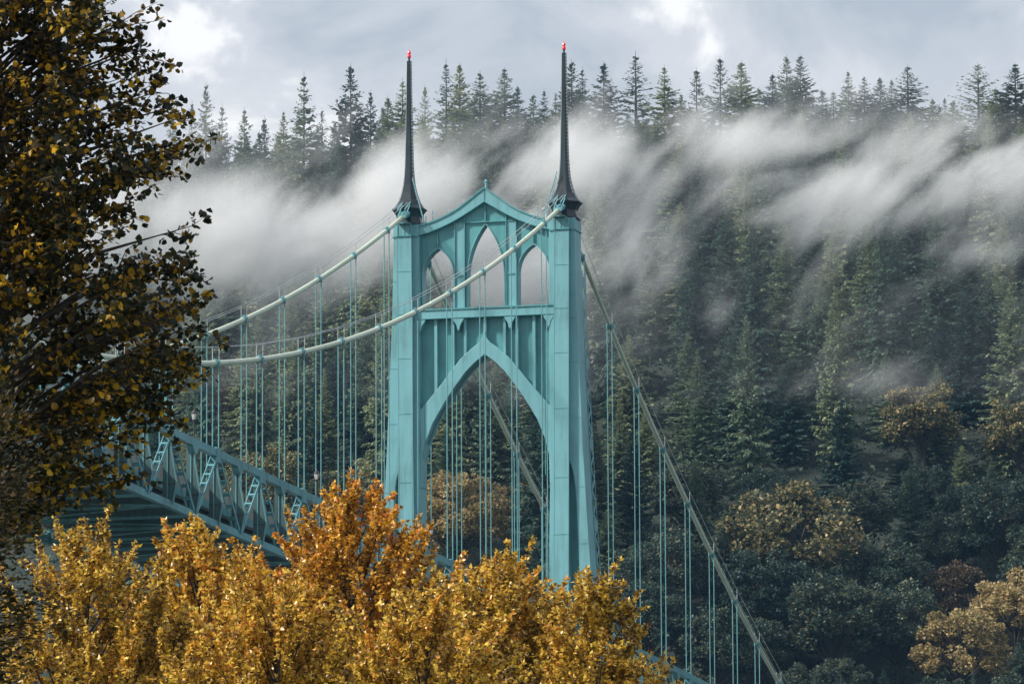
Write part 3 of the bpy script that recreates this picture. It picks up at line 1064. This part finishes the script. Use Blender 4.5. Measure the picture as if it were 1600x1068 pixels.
desc = {(475, 121): 'tall pointed dark fir on the skyline above the left fog', (548, 106): 'broad tallest dark fir on the skyline left of the left spire',
        (697, 98): 'slender tall fir on the skyline just right of the left spire', (993, 86): 'broad tall fir on the skyline right of the right spire',
        (1528, 103): 'bare sparse-branched pale fir on the skyline near the right edge', (1586, 103): 'dark dense fir on the skyline at the right edge',
        (322, 138): 'thin fir on the skyline beside the dark leafy tree', (893, 99): 'fir on the skyline directly beside the right spire',
        (788, 111): 'jagged fir on the skyline midway between the two spires', (1418, 106): 'widest fir of the right skyline row, with long drooping branch',
        (1229, 91): 'left one of the twin thin firs high on the right skyline', (1250, 89): 'right one of the twin thin firs high on the right skyline'}
for i, (px, py, wd) in enumerate(sky_tops):
    D = 1120 + RN.uniform(-25, 25) + (0 if px < 620 else 20)
    top = at(px, py, D)
    gz = float(hill_z(top[0], top[1])) - .5
    h = top[2] - gz
    H, R, cr_, tr_ = SPARSE if px == 1528 else (AIRY if RN.random() < .25 else CON)[RN.randrange(4)]
    sw = wd * RN.uniform(1.1, 1.4)
    region = 'left of the spires' if px < 630 else ('between the spires' if px < 880 else 'right of the spires')
    lab = desc.get((px, py), f'misty fir in the skyline row {region}')
    e = plant('fir_tree', cr_, tr_, (top[0], top[1], gz), RN.uniform(0, 6.28), (sw, sw, h / H), lab, 'tree', f'skyline firs {region}')
    SKYT.append((0 if px < 630 else (1 if px < 880 else 2), px, e, (px, py) in desc))
    placed.append((top[0], top[1], 8))

# a closed second rank of firs just behind the skyline trees
BACK = []
px = 240.0
while px < 1660:
    py = np.interp(px, [0, 420, 620, 900, 1300, 1600], [205, 205, 172, 172, 165, 172]) + RN.uniform(-6, 32)
    D = 1165 + RN.uniform(-12, 25)
    top = at(px, py, D)
    gz = float(hill_z(top[0], top[1])) - .5
    H, R, cr_, tr_ = CON[RN.randrange(len(CON))]
    e = plant('fir_tree', cr_, tr_, (top[0], top[1], gz), RN.uniform(0, 6.28), (.85, .85, max(top[2] - gz, 9) / H), 'x', 'tree', 'second rank of ridge firs')
    BACK.append(e)
    px += RN.uniform(26, 38)
# deciduous trees on the slope: crown top pixel, distance, prototype, size, label
dec = [(1235, 748, 800, HV[0], 1.5, 'big olive-gold broadleaf tree low on the slope right of the cable'),
       (1190, 850, 790, HD[0], 1.1, 'green broadleaf tree below the olive-gold tree beside the side cable'),
       (1300, 880, 780, HD[1], 1.2, 'dark green broadleaf tree at the foot of the right slope'),
       (1500, 940, 745, HO[0], 1.05, 'golden broadleaf tree at the bottom right corner'),
       (1585, 880, 755, HO[1], 1.2, 'golden brown broadleaf tree at the right edge near the bottom'),
       (1440, 590, 860, HV[1], 1.1, 'pale gold broadleaf tree between conifers midway up the right slope'),
       (1590, 618, 850, HV[1], 1.0, 'pale yellow broadleaf tree at the right edge midway up'),
       (1490, 870, 770, HR[0], 1.0, 'russet broadleaf tree above the bottom right golden tree'),
       (715, 728, 800, HO[0], 1.15, 'golden broadleaf tree seen through the large tower arch'),
       (800, 745, 810, HO[1], .9, 'pale gold broadleaf tree seen through the arch by the cable'),
       (590, 700, 810, HO[1], .8, 'golden broadleaf tree just left of the tower leg'),
       (420, 690, 800, HG[0], 1.0, 'pale green broadleaf tree behind the hangers left of the tower'),
       (350, 600, 850, HR[0], .7, 'reddish broadleaf tree behind the hangers at left'),
       (520, 735, 790, HG[1], .9, 'olive broadleaf tree above the truss left of the orange maple'),
       (1400, 900, 765, HD[0], 1.0, 'dark broadleaf tree low between the two golden trees at right'),
       (1120, 930, 760, HD[1], 1.0, 'dark broadleaf tree behind the lowest side span hangers'),
       (1010, 900, 770, HD[0], 1.0, 'dark broadleaf tree just right of the yellow maple top')]
DEC = []
for px, py, D, (H, cr_, tr_), sc, lab in dec:
    top, gz = stand(px, py, H * sc, 690, 1050)
    h = max(top[2] - gz, 6)
    s = sc
    DEC.append((px, py, (top - CAM) @ FW, sc))
    plant('broadleaf_tree', cr_, tr_, (top[0], top[1], gz), RN.uniform(0, 6.28), (s, s, h / H), lab, 'tree', 'broadleaf trees on the hillside')
    placed.append((top[0], top[1], 11))

# dark broadleaf trees crowding the foot of the slope
FOOT = []
for i in range(170):
    px, py = (RN.uniform(930, 1640), RN.uniform(790, 1100)) if i < 70 else (RN.uniform(1060, 1640), RN.uniform(700, 1100))
    H, cr_, tr_ = HD[i % 2]
    sc = RN.uniform(.75, 1.15)
    top, gz = stand(px, py, H * sc, 690, 1050)
    D = (top - CAM) @ FW
    if any(abs(px - a) < 75 * s_ and b_ - 40 < py < b_ + 90 and D < d_ for a, b_, d_, s_ in DEC) or not free(top[0], top[1], 8):
        continue
    e = plant('broadleaf_tree', cr_, tr_, (top[0], top[1], gz), RN.uniform(0, 6.28), (sc, sc, sc), 'x', 'tree', 'broadleaf trees on the hillside')
    FOOT.append((px, e))
    placed.append((top[0], top[1], 9))
# conifers over the slope
cands = []
Y = 175.0
while Y < 560:
    X = -330.0
    while X < 180:
        cands.append((X + RN.uniform(-5, 5), Y + RN.uniform(-5, 5)))
        X += 11.5
    Y += 11.0
RN.shuffle(cands)
cnt = 0
CONS = []
cands = [(X, Y, 8.8) for X, Y in cands] + [(X + 4, Y + 5, 6.2) for X, Y in cands]
for X, Y, fr in cands:
    if cnt >= 320:
        break
    gz = float(hill_z(X, Y)) - .5
    H, R, cr_, tr_ = SLOPE[RN.randrange(len(SLOPE))]
    hh = RN.choice((RN.uniform(.7, .95), RN.uniform(.95, 1.35))) * H * (0.8 if Y < 230 else 1) * (1 if fr > 8 else .72)
    top = np.array([X, Y, gz + hh])
    px, py, z = to_px(top)
    if not (150 < px < 1640) or py > 1130:
        continue
    lim = np.interp(px, [0, 300, 620, 900, 1300, 1600], [205, 205, 170, 170, 165, 175])
    if py < lim:
        hh -= (lim - py) / FPX * z + RN.uniform(0, 6)
        if hh < 14:
            continue
        top[2] = gz + hh
        px, py, z = to_px(top)
    # stay clear of the broadleaf crowns that the photograph shows unobstructed
    for a, b_, D, s_ in DEC:
        if abs(px - a) < 66 * s_ and b_ - 60 < py < b_ + 85 * s_ and z < D + 5:
            hh -= (b_ + 85 * s_ + RN.uniform(0, 40) - py) / FPX * z
            px, py, z = to_px((X, Y, gz + hh))
    if hh < 6 or (py > 830 and px < 980) or (px < 190 and py > 240):
        continue
    if not free(X, Y, fr):
        continue
    placed.append((X, Y, fr))
    s = RN.uniform(.9, 1.2) * (1 if hh > 20 else .82)
    e = plant('conifer_tree', cr_, tr_, (X, Y, gz), RN.uniform(0, 6.28), (s, s, hh / H), 'x', 'tree', 'conifers on the hillside', tilt=RN.uniform(-.02, .02))
    CONS.append((px, py, e, 'broad' if s * R > 6.3 else ('slender' if s * R < 4.9 else 'dark green')))
    cnt += 1

ORD = 'first second third fourth fifth sixth seventh eighth ninth tenth eleventh twelfth thirteenth fourteenth fifteenth sixteenth seventeenth eighteenth nineteenth twentieth'.split()
zones = {}
for px, py, e, look in CONS:
    where = 0 if px < 610 else (1 if px < 900 else 2)
    level = int(np.searchsorted([260, 340, 430, 520, 620, 740, 880], py))
    zones.setdefault((where, level), []).append((px, e, look))
WH = ('left of the tower', 'behind the tower', 'right of the tower')
LV = ('just below the skyline', 'in the thick fog', 'below the fog', 'on the upper slope', 'on the middle slope', 'below the middle slope', 'on the lower slope', 'at the slope foot')
for (w, l), lst in zones.items():
    lst.sort(key=lambda a: a[0])
    for k, (px, e, look) in enumerate(lst):
        o_ = ORD[k] if k < 20 else f'{k + 1}th'
        e['label'] = f'{look} conifer {LV[l]} {WH[w]}, {o_} from the left'
for k, e in enumerate(BACK):
    e['label'] = f'lower misty fir filling the gaps behind the skyline trees, {ORD[k] if k < 20 else str(k + 1) + "th"} from left'
for k, (px, e) in enumerate(sorted(FOOT, key=lambda a: a[0])):
    e['label'] = f'dark green broadleaf tree in the shaded foot of the right slope, {ORD[k] if k < 20 else str(k + 1) + "th"} from left'
for w, reg in enumerate(('left of the spires', 'between the spires', 'right of the spires')):
    lst = sorted([a for a in SKYT if a[0] == w], key=lambda a: a[1])
    for k, (_, px, e, own) in enumerate(lst):
        if not own:
            o_ = ORD[k] if k < 20 else f'{k + 1}th'
            e['label'] = f'misty skyline fir {reg}, {o_} from the left in that row'
print('conifers', cnt)

# low growth between the trunks
rng = np.random.default_rng(9)
n = 60000
X = rng.uniform(-210, 110, n)
Y = rng.uniform(150, 500, n)
P = np.stack([X, Y, hill_z(X, Y) + rng.uniform(0, 1, n) ** 2 * 4.5], 1)
me = leaf_mesh('undergrowth', P, unit(rng.normal(0, 1, (n, 3)) + np.array([0, 0, .8])), rng.uniform(.45, 1.0, n), rng, M['hill_dark'])
tag(link_mesh('undergrowth', me), 'low dark green growth covering the forest floor', 'undergrowth', kind='stuff')

# ------------------------------------------------------------------ foreground trees


def shoot_tree(name, seed, base, apex, prof, n_limb, leaf, mat, shape, leaves_per_m, upr=.75, low_z=None, shoot_len=1.0, dens_low=.35, limb_mat='bark', tuft=.16, flop=.5):
    """tree whose crown radius over height follows prof [(frac of height, radius)]; limbs > shoots > leaves"""
    rng = np.random.default_rng(seed)
    H = apex[2] - base[2]
    lean = np.array([apex[0] - base[0], apex[1] - base[1]])
    pf, pr_ = zip(*prof)

    def axis(z):
        t = np.clip(z / H, 0, 1)
        return np.array([lean[0] * t, lean[1] * t, z])

    wood = MB()
    wood.tube([axis(0), axis(H * .3), axis(H * .6), axis(H * .85), axis(H * .96)], [H * .012, H * .010, H * .006, H * .0025, .012], 9)
    P, D = [], []
    z0 = pf[0] * H
    lobes = rng.uniform(0, 6.28, 4)
    for i in range(n_limb):
        # tip of the limb inside the crown envelope
        u = (i + rng.random()) / n_limb
        zt = z0 + (H - z0) * u ** .8
        az = i * 2.39996 + rng.normal(0, .3)
        rr = np.interp(zt / H, pf, pr_) * (.86 + .16 * math.sin(3 * az + lobes[0]) + .1 * math.sin(5 * az + lobes[1] + zt * 2))
        rr *= rng.uniform(.45, 1.0) if rng.random() < .45 else rng.uniform(.85, 1.05)
        tip = axis(zt) + np.array([math.cos(az) * rr, math.sin(az) * rr, 0])
        zs_ = max(z0 * .8, zt - rr * rng.uniform(upr, upr * 1.6) - .3)
        st = axis(min(zs_, H * .93))
        mid = st * .45 + tip * .55 + np.array([0, 0, -.12 * rr * (1 if upr > .5 else -.6)])
        L = np.linalg.norm(tip - st)
        wood.tube([st, mid, tip], [max(.012 * L + .008, .014), .008 * L + .006, .006], 5, cap=False)
        low = dens_low if (low_z is not None and base[2] + zt < low_z) else 1.0
        # shoots along the limb
        ns = max(2, int(L * 3.2 * low))
        for j in range(ns + 1):
            s = 1.0 if j == ns else rng.uniform(.25, 1.0)
            p = (st * (1 - s) ** 2 + mid * 2 * s * (1 - s) + tip * s * s) if True else None
            out = unit((tip - st) * np.array([1, 1, .3]) + rng.normal(0, .55, 3))
            d = unit(out * (1 - upr * .6) + np.array([0, 0, 1.0]) * upr * rng.uniform(.4, 1.3) + rng.normal(0, .25, 3))
            if upr < .5:
                d = unit(out + np.array([0, 0, rng.uniform(-.35, .45)]))
            sl = shoot_len * rng.uniform(.5, 1.15) * (.75 if s < .5 else 1)
            q = p + d * sl
            wood.tube([p, (p + q) / 2 + rng.normal(0, .03, 3), q], [.008, .006, .003], 3, cap=False)
            nl = max(3, int(sl * leaves_per_m * low * rng.uniform(.7, 1.2)))
            t = rng.uniform(.05, 1.04, nl)
            rad = tuft * (1.05 - .75 * t)
            o_ = unit(rng.normal(0, 1, (nl, 3)))
            P.append(p + (q - p) * t[:, None] + o_ * (rad * rng.uniform(.3, 1, nl))[:, None])
            D.append(unit(o_ + d * .35))
    P = np.concatenate(P)
    D = np.concatenate(D)
    crown = leaf_mesh(name + '_crown', P, D, rng.uniform(.7, 1.25, len(P)) * leaf, rng, mat, shape, flop=flop)
    trunk = wood.mesh(name + '_trunk', M[limb_mat])
    print(name, len(P), 'leaves')
    return crown, trunk


MK = dict(tuft=.125, shoot_len=.85, upr=.85)


def fore(name, seed, px, py, D, prof, n_limb, leaf, mat, shape, lpm, label, low_px=1130, group=None, lean=(0, 0), **kw):
    apex = at(px, py, D)
    bx, by = apex[0] + lean[0], apex[1] + lean[1]
    base = np.array([bx, by, float(park_z(bx, by)) - .15])
    low_z = at(px, low_px, D)[2]
    cr_, tr_ = shoot_tree(name, seed, base, apex, prof, n_limb, leaf, mat, shape, lpm, low_z=low_z, **kw)
    return plant(name, cr_, tr_, tuple(base), 0, (1, 1, 1), label, 'tree', group)


MAPG = 'autumn maples in the foreground'
for sd_, px, py, D, pr_, nl, mt, lab in (
        (1, 545, 792, 120, [(.35, 2.0), (.5, 3.9), (.68, 3.9), (.80, 3.3), (.89, 2.45), (.95, 1.5), (1, .2)], 190, 'maple_orange', 'tall orange-tipped maple in front of the left tower leg'),
        (2, 775, 900, 116, [(.35, 1.8), (.55, 3.2), (.72, 3.0), (.85, 2.4), (.93, 1.75), (1, .5)], 160, 'maple', 'yellow maple between the two tower legs'),
        (3, 930, 930, 113, [(.35, 1.6), (.55, 2.2), (.75, 1.9), (.87, 1.3), (.94, .8), (1, .15)], 115, 'maple', 'rightmost golden maple in front of the right tower leg'),
        (4, 310, 862, 118, [(.35, 1.8), (.55, 3.3), (.72, 3.1), (.85, 2.5), (.93, 1.6), (1, .3)], 160, 'maple', 'golden maple below the truss left of the orange one'),
        (5, 135, 862, 114, [(.35, 1.8), (.55, 3.0), (.72, 2.9), (.85, 2.3), (.93, 1.6), (1, .3)], 150, 'maple', 'leftmost golden maple beside the dark cedar'),
        (6, 665, 945, 109, [(.35, 1.7), (.55, 3.0), (.75, 2.6), (.88, 1.9), (.95, 1.2), (1, .3)], 130, 'maple', 'low golden maple in front of the orange-tipped one'),
        (7, 430, 930, 111, [(.35, 1.7), (.55, 3.0), (.75, 2.7), (.88, 2.0), (.95, 1.2), (1, .3)], 130, 'maple', 'low golden maple left of the orange-tipped one'),
        (8, 855, 958, 119, [(.35, 1.6), (.55, 2.6), (.75, 2.3), (.88, 1.6), (.95, 1.0), (1, .2)], 110, 'maple', 'small golden maple at the foot of the right tower leg')):
    fore('maple_tree', sd_, px, py, D, pr_, int(nl * 1.25), .08, M[mt], MAPLE, 105, lab, group=MAPG, low_px=1110, dens_low=.2, **MK)

# dark leafy tree at the left edge
D = 68.0
zpx = lambda y: at(0, y, D)[2]
ap = at(-10, -190, D)
bz = float(park_z(ap[0], ap[1])) - .15
Ht = ap[2] - bz
rad = [(835, .45), (800, .95), (740, 1.3), (650, 1.75), (600, 2.1), (565, 2.6), (500, 2.45), (420, 2.1), (330, 2.05), (240, 2.15), (170, 2.05), (90, 1.7), (0, 1.2), (-100, .6), (-190, .05)]
prof = [((zpx(y) - bz) / Ht, r) for y, r in rad]
fore('broadleaf_tree', 11, -10, -190, D, prof, 400, .078, M['broad'], LEAF6, 66, 'large dark bronze-leaved tree filling the left edge', upr=.3, shoot_len=.55, tuft=.13, flop=.6)

# cedar in the bottom left corner
ap = at(-4, 625, 50)
bz = float(park_z(ap[0], ap[1])) - .1
H = ap[2] - bz
cr_, tr_ = conifer_mesh('cedar', 5, H, 1.4, .75, .1, .05, .62, .2, M['cedar'], .021)
plant('cedar_tree', cr_, tr_, (ap[0], ap[1], bz), .4, (1, 1, 1), 'dark brownish cedar with drooping fronds in the bottom left corner', 'tree')

# ------------------------------------------------------------------ air


def box_obj(name, x0, x1, y0, y1, z0, z1, mat):
    return MB().box(x0, x1, y0, y1, z0, z1).build(name, mat)


def vol_mat(name):
    m = bpy.data.materials.new(name)
    m.use_nodes = True
    nt = m.node_tree
    nt.nodes.clear()
    out = N(nt, 'ShaderNodeOutputMaterial')
    pv = N(nt, 'ShaderNodeVolumePrincipled')
    nt.links.new(pv.outputs[0], out.inputs['Volume'])
    return m, nt, pv


m, t_, pv = vol_mat('haze_air')
setin(pv, Color=(0.32, 0.63, 1.0, 1), Density=0.00004, Anisotropy=0.2)
tag(box_obj('haze', -7000, 7000, -7000, 9000, -8, 262, m), 'thin bluish haze in the air', 'haze', kind='stuff')

# fog drifting in front of the upper slope: mist whose density is broken up by turbulence
m, t_, pv = vol_mat('fog')
setin(pv, Color=(0.985, 0.993, 1.0, 1), Anisotropy=0.0)
g = N(t_, 'ShaderNodeTexCoord')
pos = g.outputs['Object']
mp = N(t_, 'ShaderNodeMapping')
mp.vector_type = 'TEXTURE'
mp.inputs['Scale'].default_value = (1.75, 5.0, .62)
mp.inputs['Rotation'].default_value = (0, -.62, 0)
t_.links.new(pos, mp.inputs['Vector'])
n1 = N(t_, 'ShaderNodeTexNoise')
setin(n1, Scale=0.062, Detail=7.0, Roughness=0.66, Distortion=0.25)
t_.links.new(mp.outputs[0], n1.inputs['Vector'])
# (along the slope, up, half length, half height, weight), metres from the middle of the bank
lumps = [(-46, -2.5, 25, 11, 1.0), (-75, -1, 20, 12, .85), (-25, 5, 16, 11, .75), (-13, -5, 17, 10.5, .95), (1, 9, 20, 9.5, .78), (10, -4, 9, 10, .64),
         (39, 4, 21, 8.5, .78), (28, 12.5, 28, 6, .66), (60, 9, 18, 9, .7), (58, -4.5, 12, 2.4, .4), (22, -11, 4.5, 8, .4)]
acc = None
for cx, cz, rx, rz, w in lumps:
    ml = N(t_, 'ShaderNodeVectorMath', operation='MULTIPLY_ADD')
    ml.inputs[1].default_value = (1 / rx, 1 / 11.0, 1 / rz)
    ml.inputs[2].default_value = (-cx / rx, 0, -cz / rz)
    t_.links.new(pos, ml.inputs[0])
    ln = N(t_, 'ShaderNodeVectorMath', operation='LENGTH')
    t_.links.new(ml.outputs[0], ln.inputs[0])
    mr = N(t_, 'ShaderNodeMapRange', interpolation_type='SMOOTHSTEP')
    mr.inputs['From Min'].default_value = 0.0
    mr.inputs['From Max'].default_value = 1.5
    mr.inputs['To Min'].default_value = w
    mr.inputs['To Max'].default_value = 0.0
    t_.links.new(ln.outputs['Value'], mr.inputs['Value'])
    if acc is None:
        acc = mr.outputs[0]
    else:
        ad = N(t_, 'ShaderNodeMath', operation='SMOOTH_MAX')
        ad.inputs[2].default_value = 0.25
        t_.links.new(acc, ad.inputs[0])
        t_.links.new(mr.outputs[0], ad.inputs[1])
        acc = ad.outputs[0]
sb = N(t_, 'ShaderNodeMath', operation='SUBTRACT')
sb.inputs[1].default_value = 0.06
t_.links.new(acc, sb.inputs[0])
acc = sb.outputs[0]
a1 = N(t_, 'ShaderNodeMath', operation='MULTIPLY_ADD')
a1.inputs[1].default_value = 3.1
a1.inputs[2].default_value = -1.64
t_.links.new(n1.outputs[0], a1.inputs[0])
a2 = N(t_, 'ShaderNodeMath', operation='ADD')
t_.links.new(a1.outputs[0], a2.inputs[0])
t_.links.new(acc, a2.inputs[1])
a3 = N(t_, 'ShaderNodeMath', operation='MAXIMUM')
a3.inputs[1].default_value = 0
t_.links.new(a2.outputs[0], a3.inputs[0])
a4 = N(t_, 'ShaderNodeMath', operation='MULTIPLY')
t_.links.new(a3.outputs[0], a4.inputs[0])
ac = N(t_, 'ShaderNodeMath', operation='MAXIMUM')
ac.inputs[1].default_value = 0
t_.links.new(acc, ac.inputs[0])
t_.links.new(ac.outputs[0], a4.inputs[1])
a5 = N(t_, 'ShaderNodeMath', operation='MULTIPLY')
a5.inputs[1].default_value = 0.34
t_.links.new(a4.outputs[0], a5.inputs[0])
a6 = N(t_, 'ShaderNodeMath', operation='MULTIPLY_ADD')
a6.inputs[1].default_value = 0.013
t_.links.new(ac.outputs[0], a6.inputs[0])
t_.links.new(a5.outputs[0], a6.inputs[2])
t_.links.new(a6.outputs[0], pv.inputs['Density'])
fog = box_obj('fog_bank', -105, 88, -17, 17, -26, 23, m)
fog.location = tuple(at(900, 350, 862))
fog.rotation_euler = (0, 0, .2485)
tag(fog, 'grey white fog drifting across the upper forest slope', 'fog', kind='stuff')
m.cycles.volume_step_rate = 0.25
